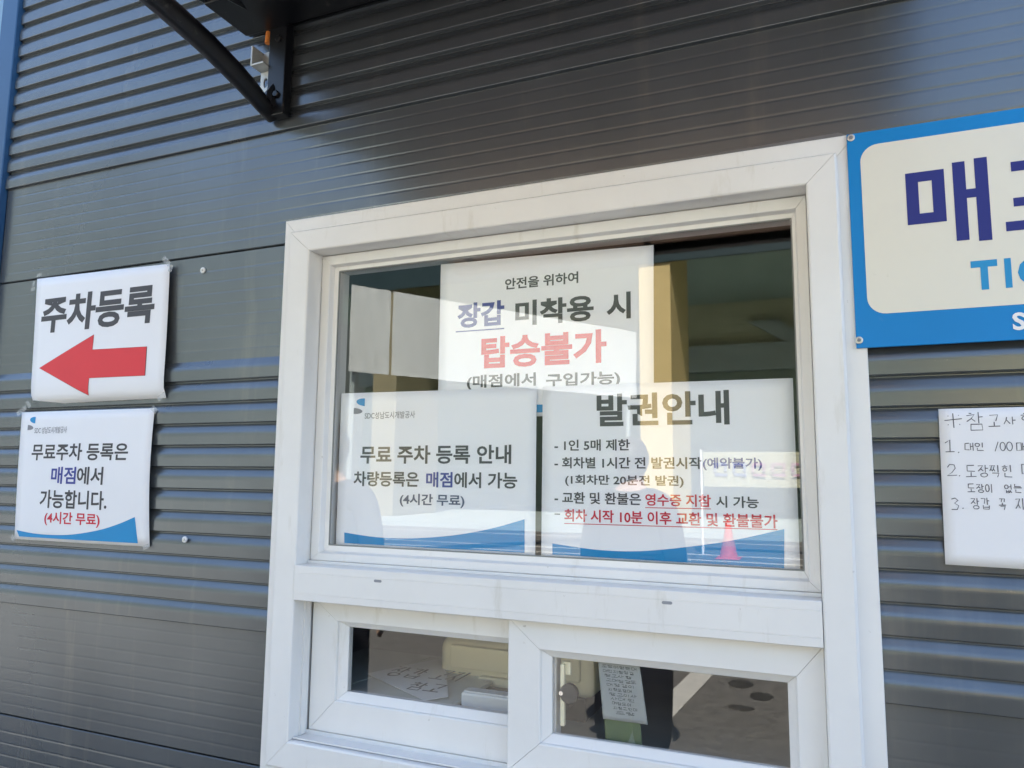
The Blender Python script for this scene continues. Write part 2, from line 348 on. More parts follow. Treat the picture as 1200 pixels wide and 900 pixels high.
# the blue cabin next door, a sliver of it shows past the corner
nb = thing('neighbour_cabin', 'light blue cabin wall just visible at the far upper left beyond the corner', 'building', (-3.3, 1.3, 0))
boxes('wall', [(-4.6, -2.08, .12, 2.4, -1.495, 1.9)], 'nblue', nb, .01); boxes('roof', [(-4.66, -2.03, .05, 2.46, 1.905, 1.96)], 'nblue', nb, .005)
# ------------------------------------------------------------------ print and paper helpers
_tc = {}
def text_geo(s, bold):
    k = (s, bold)
    if k not in _tc:
        c = bpy.data.curves.new('t', 'FONT'); c.body = s; c.offset = bold; c.resolution_u = 3; c.fill_mode = 'FRONT'
        o = bpy.data.objects.new('t', c); C.objects.link(o); bpy.context.view_layer.update()
        m = bpy.data.meshes.new_from_object(o.evaluated_get(bpy.context.evaluated_depsgraph_get()))
        V = [(v.co.x, v.co.y) for v in m.vertices]; F = [tuple(p.vertices) for p in m.polygons]
        x0 = min(v[0] for v in V); x1 = max(v[0] for v in V); y0 = min(v[1] for v in V); y1 = max(v[1] for v in V)
        _tc[k] = ([((a-x0)/(x1-x0), (b_-y0)/(y1-y0)) for a, b_ in V], F)
        bpy.data.objects.remove(o); bpy.data.curves.remove(c); bpy.data.meshes.remove(m)
    return _tc[k]
class Sheet:
    """a paper whose corners are TL TR BR BL (x, z); curl(u, v) gives its distance from the wall plane"""
    def __init__(s, quad, curl, root, thick=.0003, mt='paper'):
        s.q = [Vector(p) for p in quad]; s.curl = curl; s.root = root
        n, m = 20, 14; V = []; F = []
        for side in (0, 1):
            for j in range(m+1):
                for i in range(n+1):
                    p = s.at(i/n, j/m); V.append((p[0], p[1]+side*thick, p[2]))
        N = (n+1)*(m+1)
        for j in range(m):
            for i in range(n):
                a = j*(n+1)+i; F.append((a, a+1, a+n+2, a+n+1)); F.append((N+a, N+a+n+1, N+a+n+2, N+a+1))
        for i in range(n): F.append((i, N+i, N+i+1, i+1)); a = m*(n+1)+i; F.append((a, a+1, N+a+1, N+a))
        for j in range(m): a = j*(n+1); F.append((a, a+n+1, N+a+n+1, N+a)); a += n; F.append((a, N+a, N+a+n+1, a+n+1))
        s.ob = mesh('paper_sheet', V, F, mt, root, smooth=True)
    def at(s, u, v):
        tl, tr, br, bl = s.q; p = (bl*(1-u)+br*u)*(1-v)+(tl*(1-u)+tr*u)*v
        return (p.x, s.curl(u, v), p.y)
    def uv(s, x, z):
        tl, tr, br, bl = s.q; u, v = .5, .5
        for _ in range(6):
            L = bl*(1-v)+tl*v; Rr = br*(1-v)+tr*v; u = (x-L.x)/(Rr.x-L.x)
            B = bl*(1-u)+br*u; T = tl*(1-u)+tr*u; v = (z-B.y)/(T.y-B.y)
        return u, v
    def flat(s, name, pts2, F, mt, lift=.0005):
        V = []
        for (x, z) in pts2:
            u, v = s.uv(x, z); p = s.at(u, v); V.append((p[0], p[1]-lift, p[2]))
        return mesh(name, V, F, mt, s.root)
    def text(s, runs, cols, bold=.024):
        by = {}
        for (t, c, x0, x1, z0, z1) in runs:
            bb = bold*1.35 if (t in ('발권안내', '탑승불가', '주차등록', '장갑', '미착용', '시')) else (.006 if c == 'g' else bold)
            V, F = text_geo(t, bb)
            if t == '-': z0, z1 = (z0+z1)/2-.0008, (z0+z1)/2+.0008
            L = by.setdefault(c, ([], [])); k = len(L[0])
            L[0].extend((x0+(x1-x0)*a, z0+(z1-z0)*b_) for a, b_ in V); L[1].extend(tuple(i+k for i in f_) for f_ in F)
        for c, (P, F) in by.items(): s.flat('printed_text', P, F, cols[c])
    def bar(s, x0, z0, x1, z1, w, mt, name='underline'):
        n = 12; P = []; F = []
        for i in range(n+1):
            t = i/n; P += [(x0+(x1-x0)*t, z0+(z1-z0)*t), (x0+(x1-x0)*t, z0+(z1-z0)*t-w)]
        for i in range(n): F.append((2*i, 2*i+1, 2*i+3, 2*i+2))
        s.flat(name, P, F, mt)
    def swoosh(s, top, br, bl):
        """blue wedge with a sagging top edge"""
        def cr(t):
            t *= len(top)-1; i = min(int(t), len(top)-2); t -= i
            p = [Vector(top[max(0, min(len(top)-1, i+k))]) for k in (-1, 0, 1, 2)]
            return .5*((2*p[1])+(p[2]-p[0])*t+(2*p[0]-5*p[1]+4*p[2]-p[3])*t*t+(3*p[1]-p[0]-3*p[2]+p[3])*t**3)
        n = 30; P = []; F = []
        for i in range(n+1):
            t = cr(i/n); u = (t.x-top[0][0])/(top[-1][0]-top[0][0]); b_ = Vector(bl)*(1-u)+Vector(br)*u
            for k in range(3): q = Vector((t.x, t.y))*(1-k/2)+b_*(k/2); P.append((q.x, q.y))
        for i in range(n):
            for k in range(2): F.append((3*i+k, 3*i+k+1, 3*i+4+k, 3*i+3+k))
        s.flat('blue_swoosh', P, F, 'swoosh')
    def logo(s, x, z, w):
        """two half-leaf marks: a blue one above, a grey one below"""
        def leaf(cx, cz, a, b_, flip):
            P = []; n = 12
            for k in range(n+1):
                t = math.pi*(k/n)-math.pi/2
                P.append((cx-flip*a*math.cos(t), cz+b_*math.sin(t)+(b_*.25 if flip > 0 else -b_*.25)*math.cos(t)))
            return P
        for P, mt in ((leaf(x+w*.95, z+w*.34, w*.72, w*.28, 1), 'swoosh'), (leaf(x+w*.02, z-w*.26, w*.75, w*.22, -1), 'inkg')):
            s.flat('logo_mark', P, [tuple(range(len(P)))], mt)
COL = dict(k='ink', b='inkb', n='inkn', g='inkg', r='inkr')
T = {"p1": [('안전을 위하여', 'k', -0.5252, -0.3874, 0.3304, 0.351), ('장갑', 'b', -0.6202, -0.5262, 0.2666, 0.3126), ('미착용', 'k', -0.5047, -0.3601, 0.2628, 0.3081),
   ('시', 'k', -0.3377, -0.296, 0.2618, 0.3077), ('탑승불가', 'r', -0.5706, -0.3381, 0.1895, 0.2469), ('(매점에서', 'k', -0.5986, -0.465, 0.1515, 0.1788), ('구입가능)', 'k', -0.4461, -0.3152, 0.1485, 0.175)],
"p2": [('SDC성남도시개발공사', 'g', -0.812, -0.7019, 0.1036, 0.1169), ('무료 주차 등록 안내', 'k', -0.8186, -0.5078, 0.0197, 0.0532), ('차량등록은', 'k', -0.8321, -0.6904, -0.0226, 0.0053),
   ('매점', 'b', -0.6753, -0.6214, -0.0225, 0.0052), ('에서 가능', 'k', -0.618, -0.4962, -0.0226, 0.0051), ('(4시간 무료)', 'n', -0.7296, -0.5969, -0.0581, -0.0345)],
"p3": [('발권안내', 'k', -0.3543, -0.1407, 0.0817, 0.1357), ('- 1인 5매 제한', 'k', -0.4287, -0.2985, 0.042, 0.0607), ('- 회차별 1시간 전 발권시작', 'k', -0.4286, -0.1849, 0.0128, 0.0314),
   ('(예약불가)', 'b', -0.1829, -0.0949, 0.011, 0.0306), ('(1회차만 20분전 발권)', 'k', -0.4096, -0.2131, -0.0165, 0.0024), ('- 교환 및 환불은', 'k', -0.4284, -0.2813, -0.0455, -0.0261),
   ('영수증 지참', 'r', -0.2744, -0.1719, -0.0457, -0.0265), ('시 가능', 'k', -0.1642, -0.1015, -0.0458, -0.0281), ('-', 'k', -0.4284, -0.4185, -0.0644, -0.0623),
   ('회차 시작 10분 이후 교환 및 환불불가', 'r', -0.411, -0.0756, -0.0748, -0.0543)],
"ar": [('주차등록', 'k', -1.6882, -1.3254, 0.319, 0.4066)],
"fr": [('SDC 성남도시개발공사', 'g', -1.6765, -1.5657, 0.085, 0.1), ('무료주차 등록은', 'k', -1.6786, -1.3679, 0.024, 0.0618), ('매점', 'b', -1.6035, -1.5218, -0.0281, 0.0099),
   ('에서', 'k', -1.5183, -1.4365, -0.0284, 0.0102), ('가능합니다.', 'k', -1.6363, -1.4207, -0.0818, -0.0412), ('(4시간 무료)', 'r', -1.6165, -1.4394, -0.1199, -0.0893)]}
def tapes(root, L):
    for (x, z, y, w, h, a) in L:
        c, s_ = math.cos(a), math.sin(a); n = 5; P = []; F = []
        for i in range(n+1):
            for k in (-1, 1):
                u = (i/n-.5)*w; v = k*h/2; P.append((x+u*c-v*s_, y-.0012-.0012*((i*37+k*11) % 5)/5, z+u*s_+v*c))
        for i in range(n): F.append((2*i, 2*i+1, 2*i+3, 2*i+2))
        mesh('clear_tape', P, F, 'tape', root)

# ------------------------------------------------------------------ papers behind the glass
t = thing('paper_notice', 'white paper behind the glass with big red letters 탑승불가, upper middle of the window', 'notice', (-.457, .034, .2+H), 'notices behind the upper glass')
s = Sheet([(-.6575, .3916), (-.2565, .3832), (-.2600, .1000), (-.6575, .1035)], lambda u, v: .0345-.0012*math.sin(3*u)*v, t, mt='paper_in')
s.text(T['p1'], dict(COL, r='arrow')); s.bar(-.6231, .2618, -.5259, .2614, .0022, 'inkb')
s.bar(-.6500, .1240, -.2650, .1200, .0135, 'swoosh', 'blue_band')
t = thing('paper_notice', 'white paper notice behind the glass about free parking registration 무료 주차 등록 안내, lower left of the window', 'notice', (-.665, .03, H), 'notices behind the upper glass')
s = Sheet([(-.8674, .155), (-.4614, .1515), (-.4628, -.1374), (-.8677, -.1389)], lambda u, v: .0298-.0010*math.sin(2.5*v)*u, t, mt='paper_in')
s.text(T['p2'], COL); s.swoosh([(-.849, -.1096), (-.7787, -.1155), (-.706, -.1148), (-.6193, -.1061), (-.545, -.0916), (-.4822, -.0736)], (-.4818, -.1298), (-.8481, -.1293)); s.logo(-.838, .1270, .0265)
t = thing('paper_notice', 'white paper notice headed 발권안내 with a list of ticket rules, behind the glass', 'notice', (-.249, .03, H), 'notices behind the upper glass')
s = Sheet([(-.4504, .1525), (-.0469, .1503), (-.0462, -.1382), (-.452, -.1382)], lambda u, v: .0298-.0010*math.sin(2.7*u)*v, t, mt='paper_in')
s.text(T['p3'], COL, .021); s.bar(-.2745, -.0483, -.1721, -.0477, .0012, 'inkr'); s.bar(-.411, -.0777, -.076, -.0757, .0012, 'inkr')
s.swoosh([(-.432, -.112), (-.3539, -.1188), (-.2836, -.1175), (-.2031, -.1066), (-.1327, -.0927), (-.0664, -.075)], (-.0683, -.132), (-.4319, -.1301))

# ------------------------------------------------------------------ papers taped on the cladding
N_BEFORE = set(C.objects)
t = thing('paper_sign', 'white paper sign with a red arrow pointing left under 주차등록, on the wall', 'sign', (-1.5, -.015, .3+H), 'parking papers taped to the wall')
curl = lambda u, v: -.0118-.0035*math.sin(math.pi*u)*(1-v*.6)-.006*(1-v)**2*(.4+u)+.0105*max(0, (.10-v)/.10)**1.5
s = Sheet([(-1.7175, .4544), (-1.291, .4472), (-1.2773, .1551), (-1.7000, .1530)], curl, t)
s.text(T['ar'], COL)
AP = [(-1.6777, .2375), (-1.5023, .3044), (-1.4985, .2703), (-1.3369, .2675), (-1.3334, .2045), (-1.5049, .2063), (-1.5034, .1681)]
def arrow(sheet, name, tip, t_, nt, r1, r2, nb, b_, mt, lift):
    """head triangle and shaft, cut fine enough to follow the curl"""
    P = []; F = []; tip, t_, nt, r1, r2, nb, b_ = [Vector(p) for p in (tip, t_, nt, r1, r2, nb, b_)]; n = 14
    for (A, B, C_, D) in ((tip, tip, t_, b_), (nt, nb, r1, r2)):
        k0 = len(P)
        for i in range(n+1):
            for j in range(n+1):
                p = (A.lerp(C_, i/n)).lerp(B.lerp(D, i/n), j/n); P.append((p.x, p.y))
        for i in range(n):
            for j in range(n): q = k0+i*(n+1)+j; F.append((q, q+1, q+n+2, q+n+1))
    sheet.flat(name, P, F, mt, lift)
AP = [(-1.6777, .2375), (-1.5023, .3044), (-1.5028, .2703), (-1.3369, .2675), (-1.3334, .2045), (-1.5032, .2063), (-1.5034, .1681)]
cx = sum(p[0] for p in AP)/7; cz = .236
arrow(s, 'arrow_outline', *[(cx+(p[0]-cx)*1.007, cz+(p[1]-cz)*1.014) for p in AP], 'ink', .0005)
arrow(s, 'red_arrow', *AP, 'arrow', .0010)
tapes(t, [(-1.705, .462, -.014, .016, .009, .1), (-1.724, .443, -.013, .012, .008, 1.3), (-1.728, .430, -.011, .014, .008, .2), (-1.295, .452, -.016, .026, .012, -.7), (-1.283, .435, -.014, .016, .010, 1.2), (-1.280, .158, -.018, .024, .012, .5), (-1.700, .153, -.016, .020, .010, -.8)])
t = thing('paper_sign', 'white paper notice about free parking below the red arrow sign, blue swoosh along its foot', 'sign', (-1.5, -.015, H), 'parking papers taped to the wall')
curl = lambda u, v: -.0112-.0050*math.sin(math.pi*v)*(.3+u)-.003*math.sin(math.pi*u)
s = Sheet([(-1.7294, .1356), (-1.3071, .1344), (-1.2950, -.1530), (-1.7165, -.1548)], curl, t)
s.q[1] = s.q[1]
s.text(T['fr'], COL, .022); s.swoosh([(-1.7105, -.1345), (-1.6349, -.1402), (-1.5383, -.1383), (-1.4471, -.1257), (-1.385, -.1101), (-1.337, -.0936)], (-1.3268, -.1474), (-1.6998, -.1484)); s.logo(-1.7030, .1070, .0270)
tapes(t, [(-1.725, .139, -.014, .034, .012, .5), (-1.302, .131, -.015, .018, .012, -.6), (-1.300, -.153, -.014, .016, .009, .3), (-1.716, -.152, -.014, .014, .010, -.7)])

for o in list(C.objects):
    if o not in N_BEFORE and o.parent is None: o.location.x -= .006
# ------------------------------------------------------------------ handwriting: single-stroke letters
def arc(cx, cy, rx, ry, a0=90, a1=450, n=12): return [(cx+rx*math.cos(R(a0+(a1-a0)*k/n)), cy+ry*math.sin(R(a0+(a1-a0)*k/n))) for k in range(n+1)]
CH = {'ㄱ': [[(0, .95), (.95, 1), (.7, 0)]], 'ㄴ': [[(.05, 1), (0, .1), (1, 0)]], 'ㄷ': [[(0, .95), (.95, 1)], [(.05, .93), (.02, .05), (1, 0)]],
 'ㄹ': [[(0, 1), (.95, 1), (.9, .55), (.05, .5), (.02, .02), (1, 0)]], 'ㅁ': [[(.03, 1), (0, 0), (1, .03), (.95, 1), (0, .97)]], 'ㅂ': [[(0, 1), (.03, 0), (.97, 0), (1, 1)], [(0, .5), (1, .5)]],
 'ㅅ': [[(.5, 1), (.35, .5), (0, 0)], [(.42, .6), (1, 0)]], 'ㅇ': [arc(.5, .5, .48, .48)], 'ㅈ': [[(0, .95), (.95, 1), (.5, .4), (0, 0)], [(.5, .45), (1, .02)]],
 'ㅊ': [[(.3, 1.0), (.6, .95)], [(0, .72), (.95, .78), (.5, .3), (0, 0)], [(.5, .36), (1, .02)]], 'ㅋ': [[(0, .95), (.95, 1), (.7, 0)], [(0, .5), (.85, .52)]],
 'ㅌ': [[(0, 1), (1, 1)], [(0, .5), (.9, .52)], [(0, 1), (.02, 0), (1, 0)]], 'ㅍ': [[(0, 1), (1, 1)], [(.3, 1), (.33, 0)], [(.7, 1), (.66, 0)], [(0, 0), (1, 0)]],
 'ㅎ': [[(.35, 1.0), (.65, .98)], [(0, .75), (1, .78)], arc(.5, .28, .36, .28)]}
for d_, c_ in (('ㄲ', 'ㄱ'), ('ㅉ', 'ㅈ'), ('ㅆ', 'ㅅ'), ('ㄸ', 'ㄷ'), ('ㅃ', 'ㅂ')):
    CH[d_] = [[(x*.46, y) for x, y in st] for st in CH[c_]]+[[(.52+x*.46, y) for x, y in st] for st in CH[c_]]
CH['ㅄ'] = [[(x*.46, y) for x, y in st] for st in CH['ㅂ']]+[[(.52+x*.46, y) for x, y in st] for st in CH['ㅅ']]
INI = 'ㄱㄲㄴㄷㄸㄹㅁㅂㅃㅅㅆㅇㅈㅉㅊㅋㅌㅍㅎ'; FIN = ['', 'ㄱ', 'ㄲ', 'ㄱ', 'ㄴ', 'ㄴ', 'ㄴ', 'ㄷ', 'ㄹ', 'ㄹ', 'ㄹ', 'ㄹ', 'ㄹ', 'ㄹ', 'ㄹ', 'ㄹ', 'ㅁ', 'ㅂ', 'ㅄ', 'ㅅ', 'ㅆ', 'ㅇ', 'ㅈ', 'ㅊ', 'ㅋ', 'ㅌ', 'ㅍ', 'ㅎ']
VOW = {0: ('v', [[(.3, 1), (.32, 0)], [(.3, .55), (.9, .55)]]), 1: ('v', [[(.1, .95), (.12, .08)], [(.12, .52), (.7, .54)], [(.75, 1), (.77, 0)]]), 4: ('v', [[(.6, 1), (.6, 0)], [(.05, .55), (.6, .55)]]),
 5: ('v', [[(.35, .95), (.35, .08)], [(0, .55), (.35, .55)], [(.8, 1), (.8, 0)]]), 20: ('v', [[(.5, 1), (.53, 0)]]), 8: ('h', [[(.5, .9), (.5, .2)], [(0, .1), (1, .15)]]),
 13: ('h', [[(0, .85), (1, .9)], [(.5, .85), (.48, 0)]]), 18: ('h', [[(0, .5), (1, .55)]])}
DIG = {'1': [[(0, .75), (.55, 1), (.5, 0)], [(0, 0), (1, .02)]], '2': [[(.05, .75), (.3, 1), (.75, .95), (.85, .65), (.5, .3), (0, 0), (1, .05)]],
 '3': [[(.05, .9), (.5, 1), (.85, .8), (.4, .55), (.9, .35), (.7, .05), (0, .05)]], '0': [arc(.5, .5, .45, .5)], '.': [[(0, 0), (1, 1)]], '/': [[(.9, 1), (.1, 0)]],
 '※': [[(0, .5), (1, .6)], [(.5, 1), (.52, 0)], [(.2, .82), (.24, .80)], [(.8, .85), (.84, .83)], [(.18, .2), (.22, .22)], [(.84, .24), (.88, .2)]]}
def glyph(c):
    if c in DIG: return DIG[c]
    k = ord(c)-0xAC00; i, v, f_ = k//588, (k % 588)//28, k % 28; S = []
    kind, vs_ = VOW[v]; fin = FIN[f_]; b0 = .40 if fin else 0
    def put(strokes, x0, x1, y0, y1): S.extend([[(x0+(x1-x0)*a, y0+(y1-y0)*b_) for a, b_ in st] for st in strokes])
    if kind == 'v': put(CH[INI[i]], 0, .50, b0+.08, .95); put(vs_, .58, 1, b0, 1)
    elif kind == 'h': put(CH[INI[i]], .12, .88, b0+(1-b0)*.5, 1); put(vs_, 0, 1, b0, b0+(1-b0)*.46)
    if fin: put(CH[fin], .22, .92, 0, .33)
    return S
def handwriting(runs, place, name, mt, parent, wd=.0011, jit=.03):
    V = []; F = []; rnd = random.Random(5)
    for (s_, x0, x1, z0, z1) in runs:
        n = len(s_); cw = (x1-x0)/n
        for i, c in enumerate(s_):
            g = glyph(c); dx, dy = rnd.uniform(-jit, jit), rnd.uniform(-jit, jit)
            for st in g:
                P = [Vector((x0+cw*(i+(.06+.86*(a+dx+rnd.uniform(-jit, jit)*.5) if n > 1 else a)), z0+(z1-z0)*(b_+dy+rnd.uniform(-jit, jit)*.5))) for a, b_ in st]
                k0 = len(V)
                for j, p in enumerate(P):
                    tt = (P[min(j+1, len(P)-1)]-P[max(j-1, 0)]); tt = tt.normalized() if tt.length else Vector((1, 0)); nn = Vector((-tt.y, tt.x))*wd*rnd.uniform(.38, .55)
                    V.append(place(*(p+nn))); V.append(place(*(p-nn)))
                for j in range(len(P)-1): F.append((k0+2*j, k0+2*j+1, k0+2*j+3, k0+2*j+2))
    return mesh(name, V, F, mt, parent)
t = thing('handwritten_notice', 'white sheet with a handwritten numbered list 참고사항, taped to the ribs below the blue sign', 'notice', (.28, -.014, H))
curl = lambda u, v: -.0120-.0015*math.sin(3.1*u)-.0015*(1-v)
s = Sheet([(.1380, .0950), (.4350, .0950), (.4350, -.1150), (.1350, -.1112)], curl, t)
HW = [('※', .1442, .1647, .0689, .0886), ('참', .1701, .1894, .0651, .0892), ('고', .1946, .2076, .0693, .0852), ('사', .212, .2256, .0724, .0825), ('항', .231, .2475, .0698, .0877),
 ('1', .1433, .1538, .0367, .0528), ('.', .1579, .159, .0355, .0368), ('대인', .1652, .189, .0389, .0492), ('/', .1994, .2045, .0376, .05), ('0', .2055, .2120, .038, .049), ('0', .2128, .2198, .038, .0495), ('매', .2241, .2348, .0375, .0487),
 ('2', .1437, .155, .0058, .0207), ('.', .1572, .1583, .0048, .0060), ('도장찍힌', .1644, .2189, .0038, .0196), ('매', .228, .2400, .0077, .022), ('도장이', .1651, .1956, -.0165, -.0053), ('없는', .2067, .2270, -.0158, -.0052),
 ('3', .1462, .1556, -.0394, -.0236), ('.', .1588, .1598, -.0379, -.0366), ('장갑', .168, .1907, -.0377, -.0232), ('꼭', .1998, .2078, -.038, -.0236), ('지참', .2177, .2405, -.0375, -.0233)]
def pl(x, z):
    u, v = s.uv(x, z); p = s.at(u, v); return (p[0], p[1]-.0005, p[2])
handwriting(HW, pl, 'handwriting', 'pen', t)
tapes(t, [(.425, .093, -.014, .02, .012, .7), (.425, -.11, -.014, .02, .012, -.7)])

# ------------------------------------------------------------------ the blue ticket sign
t = thing('ticket_sign', 'blue and cream ticket office sign 매표소 TICKET screwed beside the window', 'sign', (.30, -.012, .34+H))
SX0, SX1, SZ0, SZ1, SY = .0407, .5600, .1833, .5010, -.0165
boxes('sign_board', [(SX0, SX1, SY, -.0127, SZ0, SZ1)], 'signblue', t, .0008)
for x in (.12, .45): boxes('mounting_spacer', [(x, x+.03, -.0126, .0008, .20, .48)], 'galv', t)
def flat_poly(name, P, y, mt, parent): return mesh(name, [(p[0], y, p[1]) for p in P], [tuple(range(len(P)))], mt, parent)
rr = .024; P = []
for (cx, cz, a) in ((SX1-.018-rr, .2305+rr, -90), (SX1-.018-rr, .4800-rr, 0), (.0575+rr, .4800-rr, 90), (.0575+rr, .2305+rr, 180)):
    P += [(cx+rr*math.cos(R(a+90*k/8)), cz+rr*math.sin(R(a+90*k/8))) for k in range(9)]
flat_poly('cream_panel', P[::-1], SY-.0004, 'signcream', t)
def bars(name, L, y, mt, parent):
    V = []; F = []
    for (x0, x1, z0, z1) in L:
        k = len(V); V += [(x0, y, z0), (x1, y, z0), (x1, y, z1), (x0, y, z1)]; F.append((k, k+1, k+2, k+3))
    return mesh(name, V, F, mt, parent)
bars('letter', [(.1136, .1291, .354, .4294), (.1459, .1614, .354, .4294), (.1291, .1459, .4150, .4294), (.1291, .1459, .354, .3690),
    (.1716, .1868, .3245, .4365), (.1978, .2132, .3215, .4385), (.1868, .1978, .3835, .3960)], SY-.0008, 'signnavy', t)                          # mae
bars('letter', [(.2400, .3450, .4130, .4265), (.2400, .3450, .3640, .3760), (.2640, .2780, .3760, .4130), (.3070, .3210, .3760, .4130),
    (.2660, .2800, .3440, .3600), (.3050, .3190, .3440, .3600), (.2296, .3560, .3310, .3440)], SY-.0008, 'signnavy', t)                             # pyo
P = [(.4260, .4300), (.4410, .4300), (.4410, .4180), (.4870, .3820), (.4780, .3710), (.4335, .4070), (.3890, .3710), (.3800, .3820), (.4260, .4180)]
o = mesh('letter', [(p[0], SY-.0008, p[1]) for p in P]+[(.4262, SY-.0008, .3440), (.4408, SY-.0008, .3440), (.4408, SY-.0008, .3720), (.4262, SY-.0008, .3720), (.3720, SY-.0008, .3310), (.4950, SY-.0008, .3310), (.4950, SY-.0008, .3440), (.3720, SY-.0008, .3440)],
    [tuple(range(9)), (9, 10, 11, 12), (13, 14, 15, 16)], 'signnavy', t)
def sign_text(s_, x0, x1, z0, z1, mt, bold):
    V, F = text_geo(s_, bold); mesh('letter', [(x0+(x1-x0)*a, SY-.0008, z0+(z1-z0)*b_) for a, b_ in V], F, mt, t)
for ch, x0, x1 in (('T', .1858, .2165), ('I', .2244, .2322), ('C', .2390, .2760), ('K', .2850, .3190), ('E', .3270, .3550), ('T', .3620, .3930)): sign_text(ch, x0, x1, .2538, .2942, 'signlet', .045)
sign_text('SDC', .2290, .2900, .1960, .2200, 'white', .03); sign_text('성남도시개발공사', .3000, .4700, .1960, .2190, 'white', .02)
for (x, z) in ((.0465, .4945), (.0445, .1945), (.552, .4945), (.552, .1945)):
    a = disc('sign_screw', x, SY-.0005, SY-.0026, z, .0052, 'steel', t, 16)
    disc('screw_cap', x, SY-.0026, SY-.0036, z, .0028, 'inkg', a, 6)

# ------------------------------------------------------------------ the awning
aw = thing('window_awning', 'smoked brown awning on black curved arms above the ticket window', 'awning', (-.466, 0, .95+H))
AX0, AX1 = -1.104, .172
az = lambda y: .955+.13*y-.205*y*y       # y is negative outwards
V = []; F = []; n = 16
for k in range(n+1):
    y = -.03-.87*k/n
    for x in (AX0, AX1):
        for dz in (0, .006): V.append((x, y, az(y)+dz))
for k in range(n):
    a = 4*k; F += [(a, a+2, a+6, a+4), (a+1, a+5, a+7, a+3), (a, a+4, a+5, a+1), (a+2, a+3, a+7, a+6)]
F += [(0, 1, 3, 2), (4*n, 4*n+2, 4*n+3, 4*n+1)]
mesh('awning_panel', V, F, 'poly', aw)
boxes('wall_beam', [(AX0-.004, AX1+.004, -.032, -.011, .925, .985)], 'black', aw, .002)
boxes('front_beam', [(AX0-.004, AX1+.004, -.935, -.895, az(-.9)-.02, az(-.9)+.012)], 'black', aw, .004)
boxes('underside_shade', [(AX0+.006, AX1-.006, -.150, -.0325, .912, .928)], 'black', aw, .003)  # black plate standing in for the shade on the sheet's underside near the wall
for x in (AX0, AX1):
    bm = bmesh.new(); tube(bm, [(x, -.03-.87*k/12, az(-.03-.87*k/12)-.002) for k in range(13)], .008, 8); bm_obj('edge_trim', bm, 'black', aw)
bm = bmesh.new(); tube(bm, [(-.466, -.03-.87*k/12, az(-.03-.87*k/12)-.008) for k in range(13)], .009, 8); bm_obj('glazing_bar', bm, 'black', aw)
for x in (-1.030, .098):
    boxes('bracket_plate', [(x-.004, x+.040, -.034, -.0112, .722, .924)], 'black', aw, .002)
    for zz in (.885, .765): disc('bracket_bolt', x+.022, -.0341, -.0400, zz, .0075, 'black', aw, 6)
    bm = bmesh.new()
    pts = [(x, -.016, .7290), (x, -.050, .7420), (x, -.090, .7570), (x, -.13, .7690), (x, -.20, .7860), (x, -.277, .7980), (x, -.34, .8055), (x, -.42, .812), (x, -.50, .814), (x, -.57, .806)]
    tube(bm, pts, [.0150, .0175, .0195, .0205, .0210, .0210, .0205, .020, .018, .016], 14); bm_obj('bracket_arm', bm, 'black', aw, True)
    bm = bmesh.new(); tube(bm, [(x, -.04-.82*k/10, az(-.04-.82*k/10)-.016) for k in range(11)], .011, 8); bm_obj('bracket_rafter', bm, 'black', aw)
    bm = bmesh.new(); tube(bm, [(x+.004, -.03, .740), (x+.006, -.030, .770), (x+.012, -.026, .790)], [.017, .014, .008], 8); bm_obj('bracket_knuckle', bm, 'black', aw)
    o = boxes('mounting_angle', [(x-.040, x-.036, -.046, -.0112, .834, .878), (x-.0359, x-.006, -.0150, -.0112, .834, .878), (x-.0359, x-.006, -.046, -.0152, .834, .838)], 'galv', aw, .0008)
    bm = bmesh.new()  # oval-hole plate
    A = []; n = 20
    for k in range(n):
        a = 2*math.pi*k/n; cs, sn = math.cos(a), math.sin(a)
        ox, oz = max(-1, min(1, cs*1.5))*.0135, max(-1, min(1, sn*1.5))*.024
        A.append([(x-.021+ox, y, .806+oz) for y in (-.0200, -.0160)]+[(x-.021+cs*.0055, y, .806+sn*.011) for y in (-.0160, -.0200)])
    A = [[bm.verts.new(p) for p in r_] for r_ in A]
    for k in range(n):
        a, b_ = A[k], A[(k+1) % n]
        for i in range(4): bm.faces.new((a[i], b_[i], b_[(i+1) % 4], a[(i+1) % 4]))
    bm_obj('slotted_plate', bm, 'galv', aw)
    bm = bmesh.new(); tube(bm, [(x-.012, -.030, .886), (x-.012, -.028, .9115)], .0058, 10); bm_obj('bolt_cap', bm, 'orange', aw)
    boxes('zinc_shim', [(x-.006, x-.0045, -.026, -.0112, .736, .790)], 'galv', aw)

